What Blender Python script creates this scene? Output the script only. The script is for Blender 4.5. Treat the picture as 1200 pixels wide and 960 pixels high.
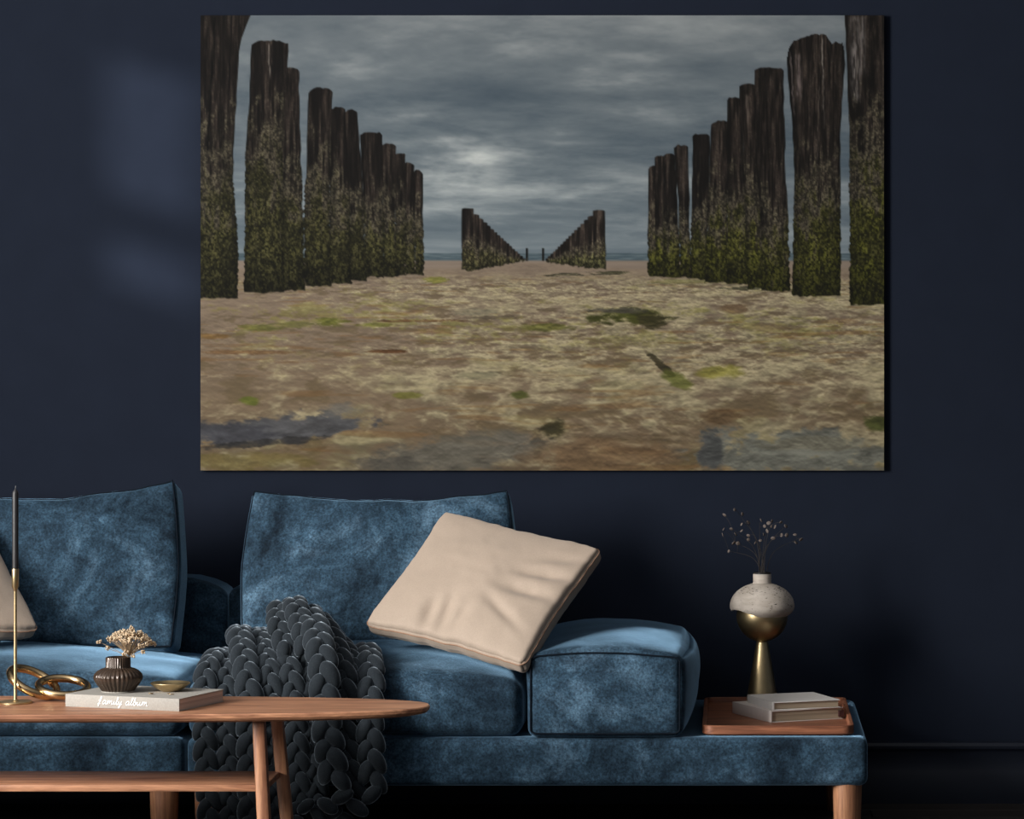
import bpy, bmesh, math, random
import numpy as np
from mathutils import Vector, Matrix, Euler

for o in list(bpy.data.objects):
    bpy.data.objects.remove(o, do_unlink=True)
S = bpy.context.scene
COL = S.collection
rnd = random.Random(7)

# ------------------------------------------------------------------ camera
F_PX, CAM_D, CAM_H, CX, CY = 3848.0, 9.5, 1.37, 860.0, 386.0
cd = bpy.data.cameras.new('camera'); cam = bpy.data.objects.new('camera', cd); COL.objects.link(cam)
cam.location = (0, -CAM_D, CAM_H); cam.rotation_euler = (math.pi / 2, 0, 0)
cd.sensor_width = 36.0; cd.lens = F_PX / 1200.0 * 36.0
cd.shift_x = (600.0 - CX) / 1200.0; cd.shift_y = -(480.0 - CY) / 1200.0
cd.clip_end = 60
S.camera = cam

# ------------------------------------------------------------------ light
W = bpy.data.worlds.new('World'); S.world = W; W.use_nodes = True
W.node_tree.nodes['Background'].inputs[0].default_value = (0.55, 0.66, 0.85, 1)
W.node_tree.nodes['Background'].inputs[1].default_value = 0.075
def area_light(name, loc, aim, sx, sy, power, col):
    l = bpy.data.lights.new(name, 'AREA'); l.shape = 'RECTANGLE'; l.size = sx; l.size_y = sy
    l.energy = power; l.color = col
    o = bpy.data.objects.new(name, l); COL.objects.link(o); o.location = loc
    o.rotation_euler = Vector(aim).to_track_quat('-Z', 'Z').to_euler()
    return o
# daylight through the window side of the room: it lies in the plane of the left wall and faces straight into the room
area_light('window_left_offscreen', (-4.48, -4.3, 2.15), (1, 0, 0), 2.2, 1.9, 500, (1.0, 0.985, 0.96))
# the sun outside, which falls through the slim left window as the pale patches on the back wall
sl = bpy.data.lights.new('sun_offscreen', 'SUN'); sl.energy = 4.0; sl.angle = math.radians(1.6); sl.color = (0.96, 0.98, 1.0)
so = bpy.data.objects.new('sun_offscreen', sl); COL.objects.link(so); so.location = (-9, -8, 6); so.rotation_euler = Vector((1, 1, -0.3)).to_track_quat('-Z', 'Y').to_euler()
S.view_settings.view_transform = 'Standard'; S.view_settings.look = 'None'
S.view_settings.exposure = 0.22; S.view_settings.gamma = 1.0; S.view_settings.use_curve_mapping = False

# ------------------------------------------------------------------ helpers
def sc(Y): return F_PX / (CAM_D + Y)
def P(px, py, Y):
    s = sc(Y); return Vector(((px - CX) / s, Y, CAM_H - (py - CY) / s))
def lin(r, g, b):
    f = lambda c: (c / 255 / 12.92) if c / 255 <= 0.04045 else ((c / 255 + 0.055) / 1.055) ** 2.4
    return (f(r), f(g), f(b), 1.0)
def tag(o, label, cat, group=None):
    o['label'] = label; o['category'] = cat
    if group: o['group'] = group
    return o
def thing(name, label, cat, loc=(0, 0, 0), rotz=0, group=None):
    o = bpy.data.objects.new(name, None); COL.objects.link(o); o.location = loc
    o.rotation_euler = (0, 0, rotz); o.empty_display_size = 0.05
    return tag(o, label, cat, group)
def obj(name, bm, mat, parent=None, world=False, smooth=True, angle=40):
    """link a bmesh as one mesh object; world=True: coordinates given in world space"""
    if world and parent is not None:
        off = Vector(parent.location)
        if parent.parent: off = off + Vector(parent.parent.location)
        bmesh.ops.translate(bm, verts=bm.verts, vec=-off)
    bmesh.ops.recalc_face_normals(bm, faces=bm.faces)
    me = bpy.data.meshes.new(name); bm.to_mesh(me); bm.free()
    if smooth:
        me.shade_smooth(); me.set_sharp_from_angle(angle=math.radians(angle))
    me.materials.append(mat)
    o = bpy.data.objects.new(name, me); COL.objects.link(o)
    if parent is not None: o.parent = parent
    return o
def box(bm, x0, x1, y0, y1, z0, z1, bev=0.0, seg=2, mat=None):
    r = bmesh.ops.create_cube(bm, size=1.0); vs = r['verts']
    for v in vs:
        v.co = Vector(((x0 + x1) / 2 + v.co.x * (x1 - x0), (y0 + y1) / 2 + v.co.y * (y1 - y0), (z0 + z1) / 2 + v.co.z * (z1 - z0)))
    if bev > 0:
        es = list({e for v in vs for e in v.link_edges})
        bmesh.ops.bevel(bm, geom=es, offset=bev, segments=seg, affect='EDGES', profile=0.5)
def lathe(bm, prof, n=32, center=(0, 0, 0), ribs=0, ribamp=0.0, ribfun=None, cap0=True, cap1=True):
    """prof: list of (r, z)"""
    rows = []
    for i, (r, z) in enumerate(prof):
        row = []
        for k in range(n):
            a = 2 * math.pi * k / n; rr = r
            if ribs: rr = r + (ribfun(i) if ribfun else 1) * ribamp * math.cos(a * ribs)
            row.append(bm.verts.new((center[0] + rr * math.cos(a), center[1] + rr * math.sin(a), center[2] + z)))
        rows.append(row)
    for i in range(len(rows) - 1):
        for k in range(n):
            bm.faces.new((rows[i][k], rows[i][(k + 1) % n], rows[i + 1][(k + 1) % n], rows[i + 1][k]))
    if cap0: bm.faces.new(rows[0])
    if cap1: bm.faces.new(rows[-1])
def catmull(pts, step):
    pts = [Vector(p) for p in pts]; pts = [2 * pts[0] - pts[1]] + pts + [2 * pts[-1] - pts[-2]]
    fine = []
    for i in range(1, len(pts) - 2):
        a, b, c, d = pts[i - 1:i + 3]
        for k in range(24):
            t = k / 24
            fine.append(0.5 * ((2 * b) + (c - a) * t + (2 * a - 5 * b + 4 * c - d) * t * t + (3 * b - a - 3 * c + d) * t ** 3))
    fine.append(pts[-2])
    out = [fine[0]]; acc = 0
    for i in range(1, len(fine)):
        seg = (fine[i] - fine[i - 1]).length
        while acc + seg >= step and seg > 1e-9:
            t = (step - acc) / seg; p = fine[i - 1].lerp(fine[i], t); out.append(p)
            fine[i - 1] = p; seg = (fine[i] - p).length; acc = 0
        acc += seg
    return out
def tube(bm, pts, r, n=8, closed=False, flat=1.0):
    """r: number or function(t in 0..1)"""
    pts = [Vector(p) for p in pts]; m = len(pts); rows = []; prev = None
    for i in range(m):
        a = pts[i - 1] if (i > 0 or closed) else pts[i]; b = pts[(i + 1) % m] if (i < m - 1 or closed) else pts[i]
        T = (b - a).normalized()
        if prev is None:
            u = T.orthogonal().normalized()
        else:
            u = prev - T * prev.dot(T)
            u = u.normalized() if u.length > 1e-6 else T.orthogonal().normalized()
        prev = u; w = T.cross(u); rr = r(i / max(1, m - 1)) if callable(r) else r
        rows.append([bm.verts.new(pts[i] + u * rr * math.cos(2 * math.pi * k / n) + w * rr * flat * math.sin(2 * math.pi * k / n)) for k in range(n)])
    for i in range(m if closed else m - 1):
        A, B = rows[i], rows[(i + 1) % m]
        for k in range(n): bm.faces.new((A[k], A[(k + 1) % n], B[(k + 1) % n], B[k]))
    if not closed:
        bm.faces.new(rows[0]); bm.faces.new(rows[-1])
def blob(bm, c, sx, sy, sz, n=8, m=6, rot=None, taper=0.0):
    c = Vector(c)
    def tr(p):
        p = Vector((p[0] * sx, p[1] * sy, p[2] * sz))
        if rot is not None: p = rot @ p
        return c + p
    top = bm.verts.new(tr((0, 0, 1))); bot = bm.verts.new(tr((0, 0, -1))); rows = []
    for i in range(1, m):
        th = math.pi * i / m; z = math.cos(th); r = math.sin(th) * (1 + taper * z)
        rows.append([bm.verts.new(tr((r * math.cos(2 * math.pi * k / n), r * math.sin(2 * math.pi * k / n), z))) for k in range(n)])
    for k in range(n):
        bm.faces.new((top, rows[0][k], rows[0][(k + 1) % n])); bm.faces.new((bot, rows[-1][(k + 1) % n], rows[-1][k]))
    for i in range(len(rows) - 1):
        for k in range(n): bm.faces.new((rows[i][k], rows[i + 1][k], rows[i + 1][(k + 1) % n], rows[i][(k + 1) % n]))
def cushion(hx, hy, hz, r, n=22, fn=None):
    """rounded soft box, centred; fn(p in [-1,1]^3, pos) -> pos"""
    bm = bmesh.new(); bmesh.ops.create_cube(bm, size=2.0)
    bmesh.ops.subdivide_edges(bm, edges=bm.edges[:], cuts=n, use_grid_fill=True)
    h = (hx, hy, hz)
    for v in bm.verts:
        p = [math.sin(c * math.pi / 2) for c in v.co]
        q = [p[i] * h[i] for i in range(3)]; inn = [max(-(h[i] - r), min(h[i] - r, q[i])) for i in range(3)]
        d = Vector([q[i] - inn[i] for i in range(3)])
        pos = Vector(inn) + (d.normalized() * r if d.length > 1e-9 else d)
        v.co = fn(p, pos) if fn else pos
    return bm

# numpy noise --------------------------------------------------------------
_rs = np.random.RandomState(11); _tab = _rs.rand(256, 256)
def vnoise(x, y, s=0):
    x = np.asarray(x, dtype=np.float64) + s * 17.31; y = np.asarray(y, dtype=np.float64) + s * 9.77
    xi = np.floor(x).astype(int); yi = np.floor(y).astype(int); fx = x - xi; fy = y - yi
    fx = fx * fx * (3 - 2 * fx); fy = fy * fy * (3 - 2 * fy)
    a = _tab[yi % 256, xi % 256]; b = _tab[yi % 256, (xi + 1) % 256]; c = _tab[(yi + 1) % 256, xi % 256]; d = _tab[(yi + 1) % 256, (xi + 1) % 256]
    return (a * (1 - fx) + b * fx) * (1 - fy) + (c * (1 - fx) + d * fx) * fy
def fbm(x, y, o=4, s=0, g=0.5):
    t = 0; a = 1; n = 0
    for k in range(o):
        t = t + a * vnoise(x * 2 ** k, y * 2 ** k, s + k * 3); n += a; a *= g
    return t / n
def sm(a, b, x): 
    t = np.clip((x - a) / (b - a), 0, 1); return t * t * (3 - 2 * t)

# ------------------------------------------------------------------ materials
def new_mat(name):
    m = bpy.data.materials.new(name); m.use_nodes = True
    nt = m.node_tree; return m, nt, nt.nodes['Principled BSDF']
def noise_node(nt, scale, detail=4, rough=0.55, dist=0.0, vec=None):
    n = nt.nodes.new('ShaderNodeTexNoise'); n.inputs['Scale'].default_value = scale
    n.inputs['Detail'].default_value = detail; n.inputs['Roughness'].default_value = rough; n.inputs['Distortion'].default_value = dist
    if vec is not None: nt.links.new(vec, n.inputs['Vector'])
    return n
def ramp(nt, fac, stops):
    r = nt.nodes.new('ShaderNodeValToRGB'); e = r.color_ramp.elements
    while len(e) < len(stops): e.new(0.5)
    for i, (p, c) in enumerate(stops): e[i].position = p; e[i].color = c
    nt.links.new(fac, r.inputs[0]); return r
def mixc(nt, a, b, fac, mode='MIX'):
    m = nt.nodes.new('ShaderNodeMix'); m.data_type = 'RGBA'; m.blend_type = mode
    for s_, v in ((m.inputs[0], fac), (m.inputs[6], a), (m.inputs[7], b)):
        if hasattr(v, 'is_output') or isinstance(v, bpy.types.NodeSocket): nt.links.new(v, s_)
        else: s_.default_value = v
    return m.outputs[2]
def bump(nt, bsdf, fac, strength, dist=0.002):
    b = nt.nodes.new('ShaderNodeBump'); b.inputs['Strength'].default_value = strength; b.inputs['Distance'].default_value = dist
    nt.links.new(fac, b.inputs['Height']); nt.links.new(b.outputs[0], bsdf.inputs['Normal'])
def coords(nt, scale=(1, 1, 1)):
    t = nt.nodes.new('ShaderNodeTexCoord'); mp = nt.nodes.new('ShaderNodeMapping'); mp.inputs['Scale'].default_value = scale
    nt.links.new(t.outputs['Object'], mp.inputs['Vector']); return mp.outputs[0]
def simple(name, col, rough=0.6, metal=0.0, grain=0.08, gscale=60, bumpf=0.0, sheen=0.0, spec=None):
    m, nt, b = new_mat(name); v = coords(nt); n = noise_node(nt, gscale, 5, vec=v)
    c = [x for x in col]; lo = tuple(x * (1 - grain) for x in c[:3]) + (1,); hi = tuple(min(1, x * (1 + grain)) for x in c[:3]) + (1,)
    r = ramp(nt, n.outputs[0], [(0.3, lo), (0.7, hi)]); nt.links.new(r.outputs[0], b.inputs['Base Color'])
    b.inputs['Roughness'].default_value = rough; b.inputs['Metallic'].default_value = metal
    if sheen: b.inputs['Sheen Weight'].default_value = sheen
    if spec is not None: b.inputs['Specular IOR Level'].default_value = spec
    if bumpf: bump(nt, b, n.outputs[0], bumpf)
    return m
def velvet(name):
    m, nt, b = new_mat(name); v = coords(nt)
    big = noise_node(nt, 5.0, 8, 0.70, 0.5, v); mid = noise_node(nt, 19, 8, 0.75, 0.4, v); fine = noise_node(nt, 170, 3, 0.65, 0, v)
    a = ramp(nt, big.outputs[0], [(0.36, (0.007, 0.016, 0.027, 1)), (0.52, (0.025, 0.053, 0.083, 1)), (0.68, (0.078, 0.138, 0.198, 1))])
    c = ramp(nt, mid.outputs[0], [(0.30, (0.40, 0.40, 0.42, 1)), (0.70, (1.6, 1.6, 1.58, 1))])
    d = ramp(nt, fine.outputs[0], [(0.34, (0.20, 0.20, 0.20, 1)), (0.66, (2.0, 2.0, 2.0, 1))])
    x = mixc(nt, a.outputs[0], c.outputs[0], 1.0, 'MULTIPLY'); x = mixc(nt, x, d.outputs[0], 0.55, 'MULTIPLY')
    nt.links.new(x, b.inputs['Base Color']); b.inputs['Roughness'].default_value = 0.85
    b.inputs['Specular IOR Level'].default_value = 0.15
    b.inputs['Sheen Weight'].default_value = 1.0; b.inputs['Sheen Roughness'].default_value = 0.30; b.inputs['Sheen Tint'].default_value = (0.40, 0.70, 1.0, 1)
    bump(nt, b, fine.outputs[0], 0.35, 0.002)
    return m
def wood(name, dark, light, axis='x', freq=1.0, rough=0.45):
    m, nt, b = new_mat(name); s = {'x': (1.2, 16, 16), 'y': (16, 1.2, 16), 'z': (16, 16, 1.2)}[axis]
    v = coords(nt, tuple(k * freq for k in s)); n1 = noise_node(nt, 1.6, 3, 0.5, 1.2, v)
    v2 = coords(nt, tuple(k * freq * 5 for k in s)); n2 = noise_node(nt, 2.5, 3, 0.6, 0, v2)
    md = tuple((dark[i] + light[i]) / 2 for i in range(3)) + (1,)
    r = ramp(nt, n1.outputs[0], [(0.30, dark), (0.46, md), (0.54, light), (0.68, md)])
    f = ramp(nt, n2.outputs[0], [(0.3, (0.72, 0.70, 0.68, 1)), (0.65, (1.1, 1.1, 1.1, 1))])
    nt.links.new(mixc(nt, r.outputs[0], f.outputs[0], 1.0, 'MULTIPLY'), b.inputs['Base Color'])
    b.inputs['Roughness'].default_value = rough; bump(nt, b, n2.outputs[0], 0.12, 0.001)
    return m
M = {}
M['wall'] = simple('navy_wall_paint', (0.0115, 0.0155, 0.0265), 0.85, grain=0.05, gscale=9, spec=0.08)
M['base'] = simple('navy_baseboard_paint', (0.0105, 0.0135, 0.0225), 0.45, grain=0.05, spec=0.3)
M['floor'] = wood('dark_plank_wood', (0.012, 0.010, 0.009, 1), (0.040, 0.031, 0.026, 1), 'x', 0.8, 0.5)
M['ceil'] = simple('white_paint', (0.55, 0.56, 0.58), 0.8, grain=0.02)
M['gap'] = simple('dark_joint', (0.006, 0.006, 0.006), 0.9)
M['velvet'] = velvet('blue_velvet')
M['piping'] = simple('dark_blue_piping', (0.006, 0.010, 0.016), 0.9, spec=0.1)
WD, WL = (0.21, 0.085, 0.045, 1), (0.50, 0.24, 0.13, 1)
M['walnut_x'] = wood('walnut_along_x', WD, WL, 'x'); M['walnut_z'] = wood('walnut_along_z', WD, (0.46, 0.22, 0.115, 1), 'z')
M['tray'] = wood('tray_wood', (0.13, 0.042, 0.022, 1), (0.36, 0.14, 0.072, 1), 'x')
M['beige'] = simple('peach_beige_fabric', (0.405, 0.315, 0.243), 0.75, grain=0.06, gscale=300, bumpf=0.15, sheen=0.15)
M['beige_pipe'] = simple('peach_piping', (0.30, 0.175, 0.11), 0.8)
def knit():
    m, nt, b = new_mat('charcoal_knit'); v = coords(nt); n = noise_node(nt, 420, 3, 0.6, 0, v)
    r = ramp(nt, n.outputs[0], [(0.3, (0.014, 0.018, 0.022, 1)), (0.7, (0.032, 0.039, 0.046, 1))]); nt.links.new(r.outputs[0], b.inputs['Base Color'])
    b.inputs['Roughness'].default_value = 0.9; b.inputs['Sheen Weight'].default_value = 1.0; b.inputs['Sheen Roughness'].default_value = 0.32
    b.inputs['Sheen Tint'].default_value = (0.75, 0.88, 1, 1); b.inputs['Specular IOR Level'].default_value = 0.1
    bump(nt, b, n.outputs[0], 0.3, 0.001); return m
M['knit'] = knit()
M['brass'] = simple('satin_brass', (0.58, 0.44, 0.24), 0.36, 1.0, grain=0.06, gscale=40)
M['gold'] = simple('warm_gold', (0.52, 0.37, 0.20), 0.24, 1.0, grain=0.05, gscale=40)
M['black_wax'] = simple('black_wax', (0.018, 0.017, 0.018), 0.45)
M['bronze'] = simple('bronze_glaze', (0.055, 0.036, 0.025), 0.14, 0.25, grain=0.3, gscale=25)
M['linen'] = simple('cream_linen', (0.34, 0.317, 0.282), 0.8, grain=0.10, gscale=260, bumpf=0.12)
M['white_ink'] = simple('white_ink', (0.86, 0.86, 0.84), 0.6, grain=0.01)
def pages(name, lo, hi):
    m, nt, b = new_mat(name); v = coords(nt, (0.6, 0.6, 420)); n = noise_node(nt, 1.0, 2, vec=v)
    r = ramp(nt, n.outputs[0], [(0.35, lo), (0.6, hi)]); nt.links.new(r.outputs[0], b.inputs['Base Color']); b.inputs['Roughness'].default_value = 0.85; return m
M['pages_pink'] = pages('album_pages', (0.44, 0.33, 0.28, 1), (0.64, 0.52, 0.46, 1))
M['pages'] = pages('book_pages', (0.24, 0.18, 0.12, 1), (0.46, 0.37, 0.26, 1))
M['cover'] = simple('pale_book_cover', (0.66, 0.58, 0.53), 0.6, grain=0.03)
M['cover_white'] = simple('white_book_cover', (0.74, 0.70, 0.66), 0.55, grain=0.03)
M['ribbon'] = simple('dark_red_ribbon', (0.05, 0.012, 0.010), 0.7)
M['flower'] = simple('dried_cream_floret', (0.58, 0.44, 0.29), 0.85, grain=0.3, gscale=120)
M['stem'] = simple('dried_stem', (0.30, 0.21, 0.12), 0.8)
M['twig'] = simple('dark_twig', (0.025, 0.020, 0.018), 0.8)
M['pod'] = simple('dried_pod', (0.125, 0.098, 0.084), 0.7, grain=0.2, gscale=200)
M['canvas_side'] = simple('canvas_edge', (0.10, 0.10, 0.10), 0.85)
M['dark_hole'] = simple('dark_rim', (0.008, 0.007, 0.006), 0.6)
def travertine():
    m, nt, b = new_mat('travertine'); v = coords(nt); vs = coords(nt, (1, 1, 2.6))
    n = noise_node(nt, 22, 6, 0.6, 0.2, vs); hol = noise_node(nt, 120, 3, 0.6, 0.5, vs); big = noise_node(nt, 13, 2, 0.5, 0, v)
    ad = nt.nodes.new('ShaderNodeMath'); ad.operation = 'MULTIPLY_ADD'; nt.links.new(big.outputs[0], ad.inputs[0]); ad.inputs[1].default_value = 0.55; nt.links.new(hol.outputs[0], ad.inputs[2])
    r = ramp(nt, n.outputs[0], [(0.3, (0.40, 0.34, 0.28, 1)), (0.7, (0.60, 0.53, 0.46, 1))])
    h = ramp(nt, ad.outputs[0], [(0.610, (0.05, 0.04, 0.035, 1)), (0.65, (1, 1, 1, 1))])
    nt.links.new(mixc(nt, r.outputs[0], h.outputs[0], 1.0, 'MULTIPLY'), b.inputs['Base Color']); b.inputs['Roughness'].default_value = 0.75
    bump(nt, b, h.outputs[0], 0.6, 0.002); return m
M['travertine'] = travertine()

# ================================================================== THE SETTING
bm = bmesh.new(); box(bm, -5.5, 4.5, 0, 0.15, -0.05, 3.6)
wall = obj('wall_back', bm, M['wall'], smooth=False); wall['kind'] = 'structure'
bm = bmesh.new(); box(bm, -5.5, 4.5, -9.9, 0.0, -0.10, -0.012)
floor = obj('floor', bm, M['gap'], smooth=False); floor['kind'] = 'structure'
pl_len, pl_w = 1.9, 0.14
bm = bmesh.new(); box(bm, 0, pl_len - 0.003, 0, pl_w - 0.003, -0.012, 0, 0.0015, 1)
plank0 = None
for j in range(18):
    x = -4.6 - (j * 0.71) % pl_len
    while x < 2.6:
        if plank0 is None: o = plank0 = obj('plank', bm, M['floor'], floor)
        else:
            o = plank0.copy(); COL.objects.link(o); o.parent = floor
        o.location = (x, -pl_w * (j + 1), 0); x += pl_len
bm = bmesh.new(); box(bm, -5.5, 4.5, -9.9, 0.15, 3.6, 3.7)
ceil = obj('ceiling', bm, M['ceil'], smooth=False); ceil['kind'] = 'structure'
wy0, wy1, wz0, wz1 = -2.985, -2.685, 2.30, 2.99
bm = bmesh.new()
for y0, y1, z0, z1 in ((-9.9, wy0, -0.05, 3.6), (wy1, 0.0, -0.05, 3.6), (wy0, wy1, -0.05, wz0), (wy0, wy1, wz1, 3.6)): box(bm, -4.54, -4.5, y0, y1, z0, z1)
wl = obj('wall_left', bm, M['wall'], smooth=False); wl['kind'] = 'structure'
bm = bmesh.new()
for y0, y1, z0, z1 in ((wy0, wy0 + 0.015, wz0, wz1), (wy1 - 0.015, wy1, wz0, wz1), (wy0, wy1, wz0, wz0 + 0.015), (wy0, wy1, wz1 - 0.015, wz1), (wy0, wy1, 2.45, 2.58)): box(bm, -4.53, -4.51, y0, y1, z0, z1)
win = obj('window_1', bm, M['ceil'], smooth=False); win['kind'] = 'structure'
# baseboard: moulded profile swept along the wall
prof = [(0, 0.0), (-0.022, 0.0), (-0.022, 0.0925), (-0.0212, 0.0940), (-0.0212, 0.148), (-0.024, 0.153), (-0.030, 0.160), (-0.031, 0.168), (-0.027, 0.176), (-0.015, 0.180), (0, 0.180)]
bm = bmesh.new()
A = [bm.verts.new((-5.5, y, z)) for y, z in prof]; B = [bm.verts.new((4.5, y, z)) for y, z in prof]
for i in range(len(prof)): bm.faces.new((A[i], A[(i + 1) % len(prof)], B[(i + 1) % len(prof)], B[i]))
bm.faces.new(A); bm.faces.new(B)
bb = obj('baseboard_back', bm, M['base'], angle=30); bb['kind'] = 'structure'

# ================================================================== CANVAS PRINT
PX0, PX1, PY0, PY1 = 235.0, 1036.0, 18.0, 551.5
def paint_print(nx, ny):
    X, Y = np.meshgrid(np.linspace(PX0, PX1, nx), np.linspace(PY0, PY1, ny))
    def C(*c): return np.array(c, dtype=float)
    def over(img, col, a): return img * (1 - a[..., None]) + col * a[..., None]
    g = lambda cx, cy, rx, ry: np.exp(-(((X - cx) / rx) ** 2 + ((Y - cy) / ry) ** 2))
    # --- sky: soft layered cloud, streaks flatten towards the horizon
    t = np.clip((300 - Y) / 282, 0, 1)
    d = 1 / (t + 0.30)
    u = (X - 626) / 260 * d * 0.55; v = d * 2.2
    wx = fbm(u * 1.1, v * 0.8, 3, 33) - 0.5
    n = fbm(u * 1.3 + 3 + wx, v * 1.9 + wx, 6, 1, 0.58); n2 = fbm(u * 0.6, v * 0.9 + 5, 3, 21); n3 = fbm(X / 70 + wx * 2, Y / 22, 5, 41, 0.6)
    base = C(106, 117, 123) * (1 - t[..., None]) + C(106, 113, 117) * t[..., None]
    n4 = fbm(X / 34 + wx * 3, Y / 5.5, 5, 45, 0.6)
    amp = 0.45 + 0.55 * sm(0.0, 0.35, t)
    L = ((n - 0.5) * 0.95 + (n2 - 0.5) * 0.7 + (n3 - 0.5) * 0.65) * amp + (n4 - 0.5) * 0.42 * sm(1.0, 0.35, t) * sm(0.0, 0.15, t)
    mod = 0.45 + 1.1 * n3
    for cx, cy, rx, ry, a in ((562, 180, 44, 22, .50), (530, 212, 80, 12, .34), (640, 226, 110, 10, .24), (410, 80, 34, 14, .22), (478, 135, 34, 10, .40), (432, 133, 14, 8, .3), (715, 95, 55, 14, .42), (690, 82, 26, 8, .2),
                              (612, 54, 30, 12, .24), (745, 128, 50, 9, .26), (460, 50, 80, 26, .02), (520, 165, 60, 10, .2), (780, 66, 60, 8, .12), (720, 165, 60, 30, -.16), (350, 40, 60, 60, -.14), (580, 108, 90, 20, -.20), (640, 270, 150, 12, -.10),
                              (850, 60, 80, 40, -.10), (380, 110, 30, 12, .1), (900, 130, 60, 12, .12), (760, 215, 60, 14, .12)):
        L = L + a * g(cx, cy, rx, ry) * mod
    L = L - 0.16 * sm(420, 250, X) * t - 0.14 * sm(840, 1030, X) * t
    Lp = np.clip(L, 0, 1.1); Ln = np.clip(-L, 0, 1)
    img = base + Lp[..., None] * C(104, 97, 86) - Ln[..., None] * C(62, 56, 48)
    # --- sea, far beach
    img = over(img, C(78, 92, 98) + (fbm(X / 14, Y * 0.9, 3, 5) - 0.5)[..., None] * C(44, 42, 38), sm(296, 297.5, Y))
    img = over(img, C(128, 114, 101) + (fbm(X / 60, Y / 3, 3, 9) - 0.5)[..., None] * C(16, 14, 12), sm(304, 307, Y))
    # --- foreground: sand with crumbled foam, algae and stones; detail grows towards the viewer
    hump = 314 - 7 * np.exp(-((X - 628) / 55) ** 2)
    k = np.clip((Y - 305) / 245, 0.0, 1)
    kf = sm(0.30, 0.08, k); kn = sm(0.35, 0.75, k); km = 1 - kf - kn        # far, near and middle distance
    def gn(fx, fy, o, sd, g_=0.58, q=1.0):
        return (kf * fbm(X / (15 * fx), Y / (3.2 * fy), o, sd, g_) + km * fbm(X / (26 * fx), Y / (8 * fy), o, sd + 1, g_) + kn * fbm(X / (44 * fx), Y / (19 * fy), o, sd + 2, g_))
    wq = (fbm(X / 60, Y / 22, 3, 55) - 0.5) * 18
    X0_, Y0_ = X, Y
    X = X0_ + wq * (0.3 + k); Y = Y0_ + wq * 0.35 * k
    h1 = gn(1, 1, 5, 61); h2 = gn(0.42, 0.45, 4, 66, 0.62); a2 = gn(2.6, 2.2, 4, 71); h3 = gn(2.2, 0.5, 4, 131)
    bl = 1 - np.abs(2 * gn(0.75, 0.8, 4, 161, 0.5) - 1) * 2.2; bl2 = 1 - np.abs(2 * gn(0.30, 0.34, 3, 171, 0.5) - 1) * 2.2
    lump = np.clip(0.6 * bl + 0.4 * bl2 * (0.4 + 0.6 * sm(0.95, 0.5, k)), 0, 1)
    X, Y = X0_, Y0_
    blur = sm(0.95, 0.45, k)                            # fine detail fades in the defocused foreground
    hh = h1 + 0.45 * h2 * (0.35 + 0.65 * blur)
    dz = np.zeros_like(hh); dz[2:] = hh[2:] - hh[:-2]
    relief = np.clip(dz * 1.5 * (0.25 + 0.75 * k), -0.12, 0.12) * (0.5 + 0.5 * sm(380, 760, X))
    grow = sm(312, 340, Y)
    side = 0.03 * sm(430, 800, X) - 0.05 * sm(560, 380, X) - 0.10 * sm(470, 250, X) * sm(455, 350, Y) - 0.07 * g(330, 405, 150, 34) - 0.12 * g(720, 535, 100, 34)
    sand = C(124, 109, 94) * (1 - k[..., None]) + C(110, 93, 71) * k[..., None]
    foam = sm(0.40, 0.60, 0.45 * h1 + 0.15 * h2 + 0.25 * a2 + 0.14 * lump + side) * grow
    fg = over(sand * (0.84 + 0.16 * h2 + 0.18 * a2)[..., None], C(158, 147, 116) * (0.56 + 0.50 * lump + 0.14 * h2)[..., None], foam * 0.85)
    low = sm(0.46, 0.32, h1) * grow
    fg = over(fg, C(82, 70, 46), low * 0.40)
    alg = sm(0.53, 0.66, 0.55 * a2 + 0.45 * h2) * (np.exp(-((Y - 372) / 36) ** 2) * 0.8 + 0.25) * grow
    fg = over(fg, C(104, 100, 44), alg * 0.45)
    rust = sm(0.60, 0.74, h3) * grow
    fg = over(fg, C(112, 80, 46), rust * 0.4)
    fg = fg * (1 + relief * grow * 0.9)[..., None]
    nz = (h2 - 0.5) * 1.7 + (h1 - 0.5) * 1.4
    def patch(cx, cy, rx, ry, col, s=1.0, soft=0.6, rot=0.0):
        nonlocal fg
        dx = (X - cx); dy = (Y - cy); c_, s_ = math.cos(rot), math.sin(rot)
        q = ((dx * c_ + dy * s_) / rx) ** 2 + ((-dx * s_ + dy * c_) / ry) ** 2 + nz * 1.5
        a = sm(1 + soft, 1 - soft, q) * s
        fg = over(fg, np.array(col, dtype=float) * (0.72 + 0.55 * h2 + relief)[..., None], a)
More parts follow.
